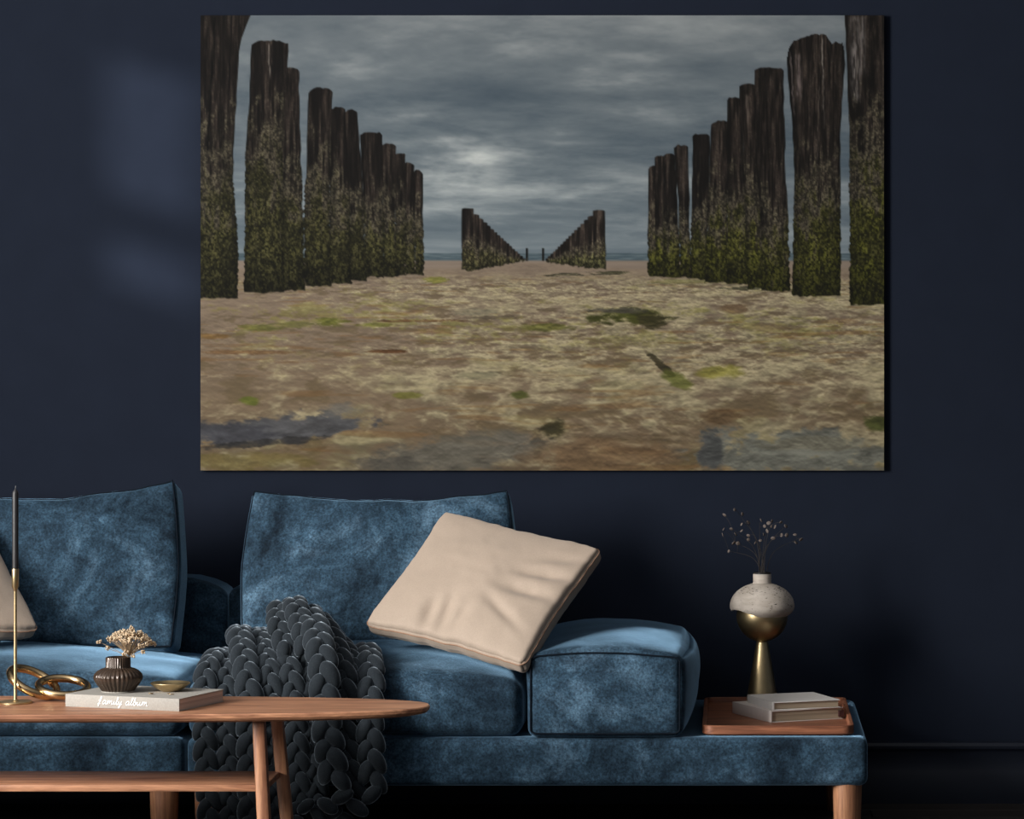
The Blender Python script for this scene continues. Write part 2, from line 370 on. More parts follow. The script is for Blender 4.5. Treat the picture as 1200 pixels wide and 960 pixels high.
    for p in ((735, 371, 46, 10, (58, 60, 24), .95), (722, 364, 34, 3.5, (70, 66, 58), .8), (765, 376, 16, 9, (52, 48, 28), .8), (640, 384, 30, 4, (84, 86, 34), .7), (300, 384, 26, 4, (96, 98, 44), .7), (386, 377, 20, 5, (90, 94, 34), .8),
              (345, 380, 22, 4, (92, 94, 42), .6), (440, 381, 18, 2.5, (100, 102, 40), .7), (490, 376, 46, 1.8, (92, 66, 42), .9), (450, 412, 26, 2, (86, 58, 34), .9), (290, 413, 52, 2.5, (108, 76, 44), .6), (250, 394, 16, 3, (118, 86, 44), .6),
              (845, 437, 28, 8, (122, 118, 46), .7), (293, 470, 11, 5, (84, 90, 36), .9), (478, 463, 20, 4, (104, 104, 42), .7), (610, 463, 13, 5, (66, 70, 30), .85), (648, 503, 14, 11, (50, 46, 28), .9), (1026, 497, 13, 9, (62, 66, 32), .9),
              (510, 328, 14, 3.5, (118, 118, 52), .8), (715, 320, 24, 2.2, (64, 62, 44), .9), (660, 322, 22, 1.8, (70, 66, 50), .9), (800, 330, 40, 2.5, (112, 110, 66), .6), (875, 338, 30, 2, (62, 62, 46), .8), (560, 366, 24, 4, (122, 116, 96), .7), (575, 372, 30, 2, (88, 78, 62), .7),
              (860, 362, 15, 6, (98, 78, 56), .7), (845, 487, 26, 8, (88, 68, 46), .7), (900, 384, 40, 5, (108, 90, 66), .5), (560, 440, 26, 5, (88, 86, 68), .5), (630, 520, 8, 16, (64, 54, 40), .6)):
        patch(*p)
    patch(775, 428, 25, 4, (58, 52, 36), .95, .5, 0.75); patch(795, 447, 20, 9, (84, 88, 36), .75, .5, 0.4)
    patch(330, 502, 108, 16, (78, 78, 80), .95, .4, -0.12); patch(405, 482, 30, 9, (98, 96, 90), .7, .5); patch(262, 508, 52, 13, (66, 66, 70), .9); patch(300, 520, 80, 4, (46, 44, 42), .7, .5, -0.08)
    patch(290, 541, 70, 10, (122, 110, 56), .5); patch(540, 532, 100, 20, (98, 98, 92), .65, .7, -0.1); patch(450, 545, 56, 9, (84, 80, 72), .7)
    patch(945, 532, 126, 25, (112, 112, 102), .95, .35, 0.05); patch(832, 530, 14, 22, (74, 75, 74), .85); patch(970, 520, 80, 7, (130, 124, 104), .6); patch(700, 537, 80, 20, (116, 92, 66), .7)
    fg = fg * (1.0 - 0.08 * sm(480, 551, Y))[..., None]
    edge = sm(hump - 1.5, hump + 2.5, Y + (vnoise(X / 10, Y / 10, 4) - 0.5) * 2)
    img = over(img, fg, edge)
    # --- posts, each painted inside its own window of the picture
    XA, YA = X, Y; backdrop = img.copy()
    def post(ctrl, moss=0.5, mcol=(54, 58, 28), tone=1.0, sd=0, rough=1.0, round_=3.0, lich=1.0):
        ys = [c[0] for c in ctrl]
        cl = np.searchsorted(XA[0], min(c[1] for c in ctrl) - 6); cr = np.searchsorted(XA[0], max(c[2] for c in ctrl) + 6)
        rt_ = np.searchsorted(YA[:, 0], ys[0] - 6); rb_ = np.searchsorted(YA[:, 0], ys[-1] + 6)
        X = XA[rt_:rb_, cl:cr]; Y = YA[rt_:rb_, cl:cr]
        xl = np.interp(Y, ys, [c[1] for c in ctrl]); xr = np.interp(Y, ys, [c[2] for c in ctrl])
        yt, yb = ys[0], ys[-1]; wd = np.maximum(xr - xl, 1)
        mz = sm(0.0, 1.0, (Y - (yt + moss * (yb - yt))) / (0.16 * (yb - yt)) + 0.5)
        jit = (vnoise(X * 0 + Y / 2.4, Y * 0 + sd, sd) - 0.5) * 2.4 * rough * mz + (vnoise(Y / 14.0, Y * 0 + sd + 3, sd) - 0.5) * 1.8 * rough
        s = (X - xl - jit) / wd
        top = yt + round_ * np.abs(np.clip(s, 0, 1) * 2 - 1) ** 3 + (vnoise(X / 3.5, X * 0 + sd, sd + 2) - 0.5) * 2.4 * rough
        a = sm(-0.8, 0.8, (X - xl - jit)) * sm(-0.8, 0.8, (xr + jit - X)) * sm(-1, 1, Y - top) * sm(-1.2, 1.2, yb - Y + (vnoise(X / 4, Y * 0, sd) - 0.5) * 3)
        st = fbm(X / 2.2, Y / 30, 4, sd + 5, 0.6); st2 = fbm(X / 8, Y / 110, 3, sd + 6); gr = fbm(X / 1.9, Y / 2.6, 3, sd + 7, 0.65); gr2 = fbm(X / 9, Y / 16, 4, sd + 8, 0.6)
        bark = C(38, 32, 28) * (0.45 + 0.95 * sm(0.25, 0.8, st))[..., None]
        bark = over(bark, C(86, 78, 68), sm(0.55, 0.75, 0.5 * st + 0.5 * gr) * 0.36); bark = over(bark, C(13, 11, 10), sm(0.54, 0.66, st2) * 0.7)
        mossc = np.array(mcol, dtype=float) * (0.42 + 1.05 * sm(0.25, 0.8, gr))[..., None]
        mossc = over(mossc, C(22, 21, 14), sm(0.46, 0.64, gr2) * 0.5); mossc = over(mossc, C(98, 94, 66), sm(0.62, 0.8, gr) * 0.35)
        lichc = C(84, 78, 62) * (0.45 + 0.95 * sm(0.25, 0.8, gr))[..., None]
        h = (Y - yt) / (yb - yt) + (gr2 - 0.5) * 0.55 + (st - 0.5) * 0.30
        col = over(bark, lichc, sm(moss - 0.22, moss, h) * 0.72 * lich); col = over(col, mossc, sm(moss - 0.02, moss + 0.22, h))
        col = col * (1 - 0.35 * sm(0.80, 1.0, (Y - yt) / (yb - yt)))[..., None]
        shade = 0.52 + 0.52 * np.sqrt(np.clip(1 - (2 * np.clip(s, 0, 1) - 1) ** 2, 0, 1))
        img[rt_:rb_, cl:cr] = over(img[rt_:rb_, cl:cr], np.clip(col * shade[..., None] * tone, 0, 255), a)
    def lerp(a, b, t): return a + (b - a) * t
    N = 17
    for i in range(N - 1, -1, -1):                      # the two far rows, farthest first
        q = i / (N - 1); f = q ** 0.8; hw = lerp(7, 2.0, f)
        x = lerp(548, 614, f); yt = lerp(244, 303, f ** 0.95); yb = lerp(317, 306, f)
        post([(yt, x - hw, x + hw), (yb, x - hw, x + hw)], .58, (66, 62, 40), 1.25, 200 + i, .35, 1, .8)
        x = lerp(702, 641, f); yt = lerp(246, 303, f ** 0.95); yb = lerp(315, 307, f)
        post([(yt, x - hw, x + hw), (yb, x - hw + .5, x + hw + 1)], .58, (66, 64, 40), 1.25, 230 + i, .35, 1, .8)
    post([(291, 616.2, 618.6), (306, 616.2, 618.6)], .9, (30, 30, 30), .6, 1, .1, 0); post([(291, 635.2, 637.6), (306, 635.2, 637.6)], .9, (30, 30, 30), .6, 2, .1, 0)
    Lp_ = [([(200, 484, 495), (322, 487, 497)], .55), ([(191, 474, 486), (322, 475, 487)], .55), ([(179, 462, 475), (323, 463, 476)], .5), ([(168, 447, 464), (324, 449, 464)], .5), ([(155, 422, 448), (230, 425, 449), (325, 428, 450)], .55),
           ([(129, 403, 418), (200, 407, 424), (329, 411, 430)], .6), ([(126, 387, 404), (200, 387, 409), (332, 385, 412)], .55), ([(103, 361, 389), (180, 360, 388), (245, 356, 387), (335, 357, 387)], .5), ([(79, 330, 350), (200, 330, 353), (340, 328, 358)], .52),
           ([(47, 295, 337), (60, 294, 338), (120, 292, 334), (185, 287, 331), (343, 286, 333)], .46), ([(10, 225, 295), (18, 228, 293), (30, 228, 288), (44, 228, 283), (60, 229, 280), (120, 228, 277), (170, 228, 274), (210, 228, 273), (260, 228, 277), (300, 228, 280), (350, 228, 278)], .56)]
    for i, (c, ms) in enumerate(Lp_): post(c, ms, (56, 54, 30), .95, 10 + i, round_=5 if i in (7, 8, 9) else 3)
    Rp_ = [([(194, 760, 769), (323, 759, 777)], .6), ([(182, 767, 779), (324, 768, 778)], .6), ([(180, 777, 791), (325, 777, 798)], .65), ([(170, 789, 806), (250, 796, 808), (325, 797, 810)], .65), ([(157, 812, 832), (240, 811, 831), (327, 808, 828)], .6),
           ([(142, 834, 854), (331, 826, 852)], .55), ([(114, 852, 869), (333, 851, 879)], .58), ([(98, 866, 887), (180, 871, 890), (338, 876, 897)], .6), ([(79, 884, 918), (180, 887, 920), (341, 893, 927)], .70),
           ([(10, 989, 1046), (130, 995, 1046), (357, 996, 1046)], .52), ([(40, 928, 985), (52, 923, 990), (75, 922, 990), (150, 929, 985), (200, 931, 985), (347, 928, 985)], .62)]
    for i, (c, ms) in enumerate(Rp_): post(c, ms, (66, 66, 24), .98, 40 + i, round_=6 if i == 10 else 3)
    tb = np.interp(X, [920, 924, 930, 942, 955, 960, 963, 968, 971, 975, 979, 983, 987, 991], [80, 58, 48, 43, 40, 41.5, 39, 41, 47, 52, 49, 51, 50, 66])
    img = over(img, backdrop, sm(920, 921.5, X) * sm(989.8, 989.0, X) * sm(0.8, -0.8, Y - tb - (vnoise(X / 2.5, X * 0, 9) - 0.5) * 2))
    def streak(cx0, y0, cx1, y1, w_, col, s):
        nonlocal img
        xc = cx0 + (cx1 - cx0) * (Y - y0) / (y1 - y0) + (vnoise(Y / 6, Y * 0, 77) - 0.5) * 1.6
        a = np.exp(-((X - xc) / w_) ** 2) * sm(y0 - 2, y0 + 4, Y) * sm(y1 + 4, y1 - 10, Y) * s * (0.4 + 1.1 * ST)
        img = over(img, C(*col), np.clip(a, 0, 1))
    ST = sm(0.3, 0.7, fbm(X / 1.6, Y / 14, 3, 88))
    for a_ in ((252, 18, 243, 180, 1.6, (8, 7, 6), .8), (271, 18, 268, 120, 1.1, (10, 8, 8), .7), (315, 50, 316, 92, 1.0, (116, 108, 100), .6), (318, 50, 318, 90, 1.0, (8, 8, 8), .7),
               (1001, 18, 1003, 120, 5, (116, 110, 106), .62), (1010, 18, 1010, 90, 4, (116, 110, 106), .5), (935, 62, 937, 120, 3.2, (112, 100, 96), .62), (963, 44, 966, 150, .9, (130, 122, 114), .6),
               (960, 100, 958, 190, .8, (90, 80, 72), .5), (926, 60, 931, 140, 1.0, (120, 108, 104), .45), (1024, 18, 1022, 110, 5, (12, 10, 9), .6), (875, 110, 877, 150, 2.5, (104, 92, 82), .45)): streak(*a_)
    return np.clip(img, 0, 255)
PRINT_GAIN = 0.90
def build_print():
    yF = -0.018; s = sc(yF)
    x0, x1 = (PX0 - CX) / s, (PX1 - CX) / s; z1, z0 = CAM_H - (PY0 - CY) / s, CAM_H - (PY1 - CY) / s
    root = thing('canvas_print', 'large unframed canvas print of wooden beach posts under a cloudy sky, on the wall', 'picture', ((x0 + x1) / 2, -0.009, z0))
    bm = bmesh.new(); box(bm, x0, x1, yF + 0.0006, -0.001, z0, z1, 0.001, 1)
    obj('stretched_canvas', bm, M['canvas_side'], root, world=True)
    nx, ny = 721, 481
    img = paint_print(nx, ny) / 255.0
    l = np.where(img <= 0.04045, img / 12.92, ((img + 0.055) / 1.055) ** 2.4) * PRINT_GAIN
    gx, gz = np.meshgrid(np.linspace(x0, x1, nx), np.linspace(z1, z0, ny))
    co = np.stack([gx - root.location.x, np.full_like(gx, yF) - root.location.y, gz - root.location.z], -1).reshape(-1, 3).astype(np.float32)
    me = bpy.data.meshes.new('printed_picture'); nf = (nx - 1) * (ny - 1)
    idx = np.arange(nx * ny).reshape(ny, nx)
    q = np.stack([idx[:-1, :-1], idx[1:, :-1], idx[1:, 1:], idx[:-1, 1:]], -1).reshape(-1).astype(np.int32)
    me.vertices.add(nx * ny); me.vertices.foreach_set('co', co.ravel()); me.loops.add(nf * 4); me.loops.foreach_set('vertex_index', q)
    me.polygons.add(nf); me.polygons.foreach_set('loop_start', np.arange(nf, dtype=np.int32) * 4)
    me.update(calc_edges=True); me.validate()
    at = me.color_attributes.new('print_colour', 'FLOAT_COLOR', 'POINT')
    at.data.foreach_set('color', np.concatenate([l.reshape(-1, 3), np.ones((nx * ny, 1))], 1).astype(np.float32).ravel())
    m, nt, b = new_mat('printed_canvas'); a = nt.nodes.new('ShaderNodeVertexColor'); a.layer_name = 'print_colour'
    nt.links.new(a.outputs[0], b.inputs['Base Color']); b.inputs['Roughness'].default_value = 0.8; b.inputs['Specular IOR Level'].default_value = 0.15
    me.materials.append(m); o = bpy.data.objects.new('printed_picture', me); COL.objects.link(o); o.parent = root
build_print()

# ================================================================== SOFA
YF, YB = -0.95, -0.05                # front and back of the platforms
ZP0, ZP1 = 0.179, 0.3056             # platform underside and top
Z_SEAT = 0.455                       # edge height of the seat cushions
from mathutils import noise as mnoise
def wob(x, y, z, k=1.0, s=0): return mnoise.fractal(Vector((x * 6 + s * 7.3, y * 6 + z * 4.3, z * 6 + s)), 1.0, 2.0, 3) * k * 0.45
def rect_path(x0, x1, z0, z1, y, r, n=5):
    pts = []
    for cx, cz, a0 in ((x1 - r, z1 - r, 0), (x0 + r, z1 - r, 90), (x0 + r, z0 + r, 180), (x1 - r, z0 + r, 270)):
        for k in range(n + 1):
            a = math.radians(a0 + 90 * k / n); pts.append(Vector((cx + r * math.cos(a), y, cz + r * math.sin(a))))
    return pts
def sofa_leg(root, x, y):
    bm = bmesh.new(); n = 24
    lathe(bm, [(0.031, 0.0), (0.033, 0.004), (0.0385, ZP0 - 0.002), (0.0385, ZP0 + 0.004)], n, (x, y, 0))
    obj('leg', bm, M['walnut_z'], root, world=True)
def platform(root, x0, x1):
    hx, hy, hz = (x1 - x0) / 2, (YB - YF) / 2, (ZP1 - ZP0) / 2
    def fn(p, q):
        return Vector((q.x + (x0 + x1) / 2, q.y + (YF + YB) / 2 + wob(q.x, q.y, q.z, 0.006), q.z + (ZP0 + ZP1) / 2))
    obj('platform', cushion(hx, hy, hz, 0.022, 30, fn), M['velvet'], root, world=True, angle=80)
def back_frame(root, x0, x1):
    z0, z1 = ZP1 - 0.002, 0.662; y0, y1 = -0.235, -0.075
    def fn(p, q):
        z = q.z + (z0 + z1) / 2
        k = max(0, p[2]); ex = 1 - 0.0 * k
        # round shoulders at the two ends of the top
        edge = min(q.x + (x1 - x0) / 2, (x1 - x0) / 2 - q.x)
        if edge < 0.13: z -= 0.040 * ((0.13 - edge) / 0.13) ** 2 * k
        return Vector((q.x + (x0 + x1) / 2, q.y + (y0 + y1) / 2, z + 0.008 * k))
    bf = obj('back_frame', cushion((x1 - x0) / 2, (y1 - y0) / 2, (z1 - z0) / 2, 0.018, 26, fn), M['velvet'], root, world=True, angle=80)
    return bf
def seat(root, x0, x1, crown=0.068):
    y0, y1 = YF, -0.24; z0, z1 = ZP1 + 0.001, Z_SEAT; hx, hy = (x1 - x0) / 2, (y1 - y0) / 2
    def fn(p, q):
        top = max(0.0, p[2]); wx = 1 - abs(p[0]) ** 2.6; wy = 1 - abs(p[1]) ** 2.4
        z = q.z + (z0 + z1) / 2 + crown * top * (0.25 * wx + 0.75 * wx * wy)
        mid = 1 - p[2] ** 2
        y = q.y + (y0 + y1) / 2 - 0.016 * mid * wx * (1 if p[1] < 0 else 0) * abs(p[1])
        x = q.x + (x0 + x1) / 2 + 0.006 * mid * wy * p[0]
        z += wob(q.x, q.y, 0, 0.012, 3) * top
        y += wob(q.x, q.z, 0.4, 0.010, 5) * max(0, -p[1])
        return Vector((x, y, z))
    obj('seat_cushion', cushion(hx, hy, (z1 - z0) / 2, 0.035, 34, fn), M['velvet'], root, world=True, angle=80)
def back_cushion(root, cx, w, ybot, ytop, z0, z1, th=0.15, ear=0.03, sd=0, pipe=True, slope=0.0):
    hx, hz = w / 2, (z1 - z0) / 2; lean = math.atan2(ytop - ybot, z1 - z0)
    R = Matrix.Rotation(-lean, 3, 'X'); org = Vector((cx, (ybot + ytop) / 2, (z0 + z1) / 2))
    def shape(p, q):
        wx = 1 - p[0] ** 2; wz = 1 - p[2] ** 2
        y = q.y * (1 + 0.75 * (wx ** 0.8) * (wz ** 0.8)) + wob(q.x * 1.2, q.z * 1.2, 0.3, 0.020, sd)
        z = q.z - ear * max(0, p[2]) * (wx ** 0.9) + wob(q.x * 1.6, 0.2, 0.1, 0.012, sd + 4) * max(0, p[2]) + slope * p[0] * max(0, p[2])
        x = q.x * (1 - 0.035 * max(0, p[2])) + p[0] * 0.012 * wz
        return org + R @ Vector((x, y, z))
    c = obj('back_cushion', cushion(hx, th / 2, hz, 0.022, 30, shape), M['velvet'], root, world=True, angle=80)
    # welt seam round the front edge
    pts = []
    n = 40
    for a, b_, fixed in ((-1, 1, 't'), (1, -1, 'r'), (1, -1, 'b'), (-1, 1, 'l')):
        for k in range(n):
            t = a + (b_ - a) * k / n
            px, pz = {'t': (t, 1), 'r': (1, t), 'b': (t, -1), 'l': (-1, t)}[fixed]
            pts.append(shape((px, -1, pz), Vector((px * (hx - 0.006), -th / 2 + 0.006, pz * (hz - 0.006)))))
    bm = bmesh.new(); tube(bm, pts, 0.0026, 6, closed=True)
    o = obj('piping', bm, M['piping'], c); o.matrix_parent_inverse = Matrix()
    for v in o.data.vertices: v.co -= Vector(root.location)
    return c
XS = -1.4295                      # joint between the two modules
# ---- left module
ML = thing('sofa_module', 'blue velvet sofa section with one tall back cushion, behind the walnut table and candle', 'sofa', (-2.35, -0.5, 0))
platform(ML, -3.25, XS - 0.004); back_frame(ML, -3.25, XS - 0.001); seat(ML, -3.0, XS - 0.012)
back_cushion(ML, -1.915, 0.76, -0.46, -0.345, 0.475, 0.938, 0.14, 0.045, 1, slope=0.012)
for x in (-3.15, XS - 0.062):
    for y in (-0.90, -0.15): sofa_leg(ML, x, y)
# ---- right module
MR = thing('sofa_module', 'long blue velvet sofa section with box armrest and bench end carrying a wooden tray', 'sofa', (-0.54, -0.5, 0))
platform(MR, XS + 0.004, 0.349); back_frame(MR, XS + 0.001, -0.53); seat(MR, XS + 0.006, -0.553)
back_cushion(MR, -0.978, 0.735, -0.475, -0.345, 0.475, 0.918, 0.14, 0.028, 2)
for x in (XS + 0.055, 0.297):
    for y in (-0.90, -0.15): sofa_leg(MR, x, y)
def armrest(root):
    x0, x1, y0, y1, z0, z1 = -0.536, -0.136, -0.955, -0.14, ZP1 + 0.001, 0.520
    hx, hy, hz = (x1 - x0) / 2, (y1 - y0) / 2, (z1 - z0) / 2; org = Vector(((x0 + x1) / 2, (y0 + y1) / 2, (z0 + z1) / 2))
    def fn(p, q):
        wx = 1 - abs(p[0]) ** 2.2; d = (p[1] + 1) / 2; wy = math.sin(math.pi * min(1, d * 1.0)) ** 0.6 if 0 < d < 1 else 0.0
        z = q.z + 0.052 * max(0, p[2]) * (0.22 * wx + 0.78 * wx ** 0.8 * wy) + wob(q.x, q.y, 0, 0.008, 8) * max(0, p[2])
        wz = 1 - p[2] ** 2
        x = q.x + p[0] * 0.040 * wz ** 0.7 * wy * (1 if p[0] > 0 else 0.25) + p[0] * 0.022 * max(0, p[2]) * wy
        y = q.y - 0.012 * wx * wz * max(0, -p[1]) + wob(q.x, q.z, 0.7, 0.010, 9) * max(0, -p[1])
        return org + Vector((x, y, z))
    a = obj('armrest', cushion(hx, hy, hz, 0.022, 34, fn), M['velvet'], root, world=True, angle=80)
    pts = []
    for k_ in rect_path(-0.965, 0.975, -0.90, 0.955, 0, 0.10, 5): pts.append(k_)
    full = []
    for q_, r_ in zip(pts, pts[1:] + pts[:1]):
        for t_ in range(8): full.append(q_.lerp(r_, t_ / 8))
    bm = bmesh.new(); tube(bm, [fn((v.x, -1, v.z), Vector((v.x * hx, -hy + 0.0012, v.z * hz))) for v in full], 0.0022, 6, closed=True)
    o = obj('piping', bm, M['piping'], a)
    for v in o.data.vertices: v.co -= Vector(root.location)
armrest(MR)

# ================================================================== PILLOWS
def pillow(label, C_, Rv, Dv, th=0.10, sd=0, group=None, folds=()):
    Rv = Vector(Rv); Dv = Vector(Dv); C_ = Vector(C_); hx, hz = Rv.length / 2, Dv.length / 2
    ex = Rv.normalized(); ez = -Dv.normalized(); ey = ez.cross(ex).normalized()
    if ey.y < 0: ey = -ey             # ey points away from the viewer
    root = thing('throw_pillow', label, 'pillow', C_, 0, group)
    gus = 0.022
    def shape(p, q):
        wx = max(0.0, 1 - p[0] ** 2); wz = max(0.0, 1 - p[2] ** 2)
        y = q.y + (-1 if p[1] < 0 else 1) * abs(p[1]) * (th / 2 - gus) * (max(wx, 0) ** 0.55) * (max(wz, 0) ** 0.55)
        if p[1] < 0:
            y += wob(q.x * 1.6, q.z * 1.6, 0.2, 0.012, sd) * (wx * wz) ** 0.5
            for fx, fz, sx, sz, amp, ang in folds:
                dx, dz = p[0] - fx, p[2] - fz; c_, s_ = math.cos(ang), math.sin(ang)
                y += 2.3 * amp * math.exp(-((dx * c_ + dz * s_) / sx) ** 2 - ((-dx * s_ + dz * c_) / sz) ** 2)
        x = q.x - p[0] * 0.018 * (wz ** 1.0) + wob(0.1, q.z * 3, 0.2, 0.008, sd + 2) * abs(p[0])
        z = q.z - p[2] * 0.018 * (wx ** 1.0) + wob(q.x * 3, 0.2, 0.2, 0.010, sd + 3) * abs(p[2])
        cr = 1 - 0.05 * (p[0] * p[2]) ** 6
        return ex * x * cr + ey * y + ez * z * cr
    body = obj('cover', cushion(hx, gus, hz, 0.016, 84, shape), M['beige'], root, angle=80)
    for side in (-1,):
        pts = []; n = 40
        loop = rect_path(-hx, hx, -hz, hz, 0, 0.016, 6)
        for a_, b_ in zip(loop, loop[1:] + loop[:1]):
            m_ = max(1, int((b_ - a_).length / 0.012))
            for k in range(m_):
                c_ = a_.lerp(b_, k / m_); pts.append(shape((c_.x / hx, side, c_.z / hz), Vector((c_.x * 0.997, side * (gus - 0.010), c_.z * 0.997))))
        bm = bmesh.new(); tube(bm, pts, 0.0017, 6, closed=True); obj('piping', bm, M['beige_pipe'], root)
    return root
pillow('peach beige square throw pillow tilted against the box armrest', (-0.666, -0.73, 0.673), (.455, -.226, -.092), (-.20, -.280, -.297), 0.13, 3, 'peach throw pillows',
       folds=((-0.12, -0.66, 0.07, 0.26, 0.0065, 0.12), (-0.30, -0.70, 0.07, 0.22, 0.006, 0.10), (0.06, -0.70, 0.07, 0.22, 0.004, -0.2), (0.66, 0.30, 0.28, 0.08, 0.007, 0.25), (0.62, -0.02, 0.30, 0.09, 0.007, 0.1), (0.70, 0.58, 0.22, 0.08, 0.004, 0.5), (0.50, -0.42, 0.3, 0.07, 0.004, -0.5)))
pillow('peach beige throw pillow leaning on the back cushion behind the black candle', (-2.148, -0.69, 0.727), (.336, .28, 0), (.25, -.30, -.36), 0.13, 5, 'peach throw pillows')

# ================================================================== KNITTED THROW
def stitch_braid(bm, pts, w, pitch):
    path = catmull(pts, pitch / 2); n = len(path)
    for i in range(n):
        a = path[max(0, i - 1)]; b = path[min(n - 1, i + 1)]; T = (b - a).normalized()
        B = Vector((1, 0, 0)) - T * T.x; B = B.normalized() if B.length > 0.05 else Vector((0, -1, 0))
        N = T.cross(B).normalized(); sgn = -1 if i % 2 == 0 else 1
        ax = (T * 0.88 + B * sgn * 0.40 - N * 0.26).normalized()
        c = path[i] + B * sgn * w * 0.25 + N * 0.002 * math.sin(i * 1.7)
        u = ax.cross(N).normalized(); v = u.cross(ax).normalized()
        rot = Matrix((u, v, -ax)).transposed()
        j = 1 + 0.05 * math.sin(i * 2.3 + w * 900)
        blob(bm, c, w * 0.31 * j, w * 0.30 * j, pitch * 0.68 * j, 12, 9, rot, taper=0.12)
THROW = thing('throw_blanket', 'charcoal chunky knitted throw draped over the seat edge', 'blanket', P(335, 985, -1.03))
def braid(pts, w=0.057, pitch=0.052):
    bm = bmesh.new(); stitch_braid(bm, [P(*p) for p in pts], w, pitch); obj('braid', bm, M['knit'], THROW, world=True, angle=180)
braid([(268, 776, -.66), (258, 767, -.80), (245, 780, -.93), (239, 812, -1.0), (240, 870, -1.01), (244, 930, -1.02), (246, 985, -1.02)])
braid([(284, 776, -.66), (275, 768, -.80), (266, 786, -.93), (265, 820, -.99), (266, 870, -1.0), (269, 930, -1.01), (270, 985, -1.02)])
braid([(288, 762, -.64), (281, 741, -.77), (284, 760, -.91), (291, 800, -1.02), (293, 860, -1.04), (294, 920, -1.04), (295, 985, -1.04)], 0.064, 0.054)
braid([(312, 765, -.62), (304, 743, -.74), (310, 762, -.89), (317, 800, -1.0), (320, 860, -1.01), (322, 920, -1.01), (322, 985, -1.01)])
braid([(334, 765, -.62), (326, 738, -.74), (334, 758, -.88), (342, 800, -.995), (347, 860, -1.01), (350, 920, -1.01), (350, 985, -1.02)])
braid([(352, 752, -.72), (360, 775, -.90), (364, 810, -.985), (366, 860, -.99), (370, 920, -1.0), (368, 985, -1.01)])
braid([(340, 745, -.64), (329, 713, -.76), (326, 728, -.85), (331, 746, -.89), (340, 765, -.93)], 0.058, 0.044)
braid([(356, 745, -.62), (345, 708, -.77), (351, 724, -.87), (357, 745, -.93), (362, 770, -.97)], 0.062, 0.044)
braid([(372, 745, -.62), (360, 717, -.76), (371, 742, -.94), (378, 778, -1.05), (381, 830, -1.085), (386, 880, -1.085), (393, 925, -1.08)], 0.072, 0.055)
braid([(384, 750, -.62), (374, 725, -.74), (391, 752, -.89), (403, 792, -1.0), (405, 850, -1.03), (411, 900, -1.04), (416, 932, -1.04)])
braid([(392, 758, -.62), (388, 742, -.70), (408, 766, -.89), (419, 800, -.985), (424, 860, -1.0), (427, 930, -1.02)], 0.05, 0.05)
braid([(424, 764, -.72), (430, 763, -.84), (434, 783, -.96), (434, 820, -1.025), (434, 870, -1.045), (437, 928, -1.05)], 0.064, 0.054)
# hem stitches along the two lower edges
def hem(pts, w=0.05, pitch=0.05):
    bm = bmesh.new(); path = catmull([P(*p) for p in pts], pitch * 0.72)
    for i, c in enumerate(path):
        T = (path[min(len(path) - 1, i + 1)] - path[max(0, i - 1)]).normalized(); ax = (T * 0.75 + Vector((0, -0.35, 0.45 if i % 2 else -0.45))).normalized()
        u = ax.orthogonal().normalized(); v = ax.cross(u)
        blob(bm, c + Vector((0, 0, 0.010 if i % 2 else -0.010)), w * .33, w * .33, pitch * .62, 10, 8, Matrix((u, v, ax)).transposed())
    obj('hem', bm, M['knit'], THROW, world=True, angle=180)
hem([(384, 940, -1.06), (402, 938, -1.07), (420, 942, -1.06), (440, 934, -1.05)], 0.058, 0.056)
hem([(330, 985, -1.03), (348, 955, -1.04), (366, 950, -1.05), (392, 958, -1.04), (420, 952, -1.03)], 0.05, 0.05)

# ================================================================== COFFEE TABLE
ZT = 0.45; TCX, TCY, TA, TB_ = -1.668, -1.462, 0.923, 0.203
TABLE = thing('coffee_table', 'oval walnut coffee table with lower shelf in front of the sofa', 'table', (TCX, TCY, 0))
def oval(a, b, z, n=120, e=2.5):
    out = []
    for k in range(n):
        t = 2 * math.pi * k / n; c, s = math.cos(t), math.sin(t)
        out.append(Vector((a * math.copysign(abs(c) ** (2 / e), c), b * math.copysign(abs(s) ** (2 / e), s), z)))
    return out
bm = bmesh.new(); rows = []
for a, b, z in ((TA - 0.030, TB_ - 0.018, ZT - 0.021), (TA - 0.006, TB_ - 0.004, ZT - 0.016), (TA, TB_, ZT - 0.010), (TA, TB_, ZT - 0.003), (TA - 0.003, TB_ - 0.003, ZT)):
    rows.append([bm.verts.new(p) for p in oval(a, b, z)])
for i in range(len(rows) - 1):
    for k in range(120): bm.faces.new((rows[i][k], rows[i][(k + 1) % 120], rows[i + 1][(k + 1) % 120], rows[i + 1][k]))
bm.faces.new(rows[0]); bm.faces.new(rows[-1])
obj('table_top', bm, M['walnut_x'], TABLE, angle=25)
def table_leg(xt, yt, xb, yb):
    bm = bmesh.new(); pts = [Vector((xt, yt, ZT - 0.018)).lerp(Vector((xb, yb, 0.0)), t) for t in (0, .1, .3, .5, .7, .9, 1)]
    n = 12; rows = []
    for i, p in enumerate(pts):
        t = i / 6; w = 0.0165 - 0.002 * abs(t - 0.45)
        rows.append([bm.verts.new(p + Vector((w * math.copysign(abs(math.cos(a)) ** 0.6, math.cos(a)), w * math.copysign(abs(math.sin(a)) ** 0.6, math.sin(a)), 0))) for a in [2 * math.pi * (k + .5) / n for k in range(n)]])
    for i in range(6):
        for k in range(n): bm.faces.new((rows[i][k], rows[i][(k + 1) % n], rows[i + 1][(k + 1) % n], rows[i + 1][k]))
    bm.faces.new(rows[0]); bm.faces.new(rows[-1]); obj('leg', bm, M['walnut_z'], TABLE, angle=35)
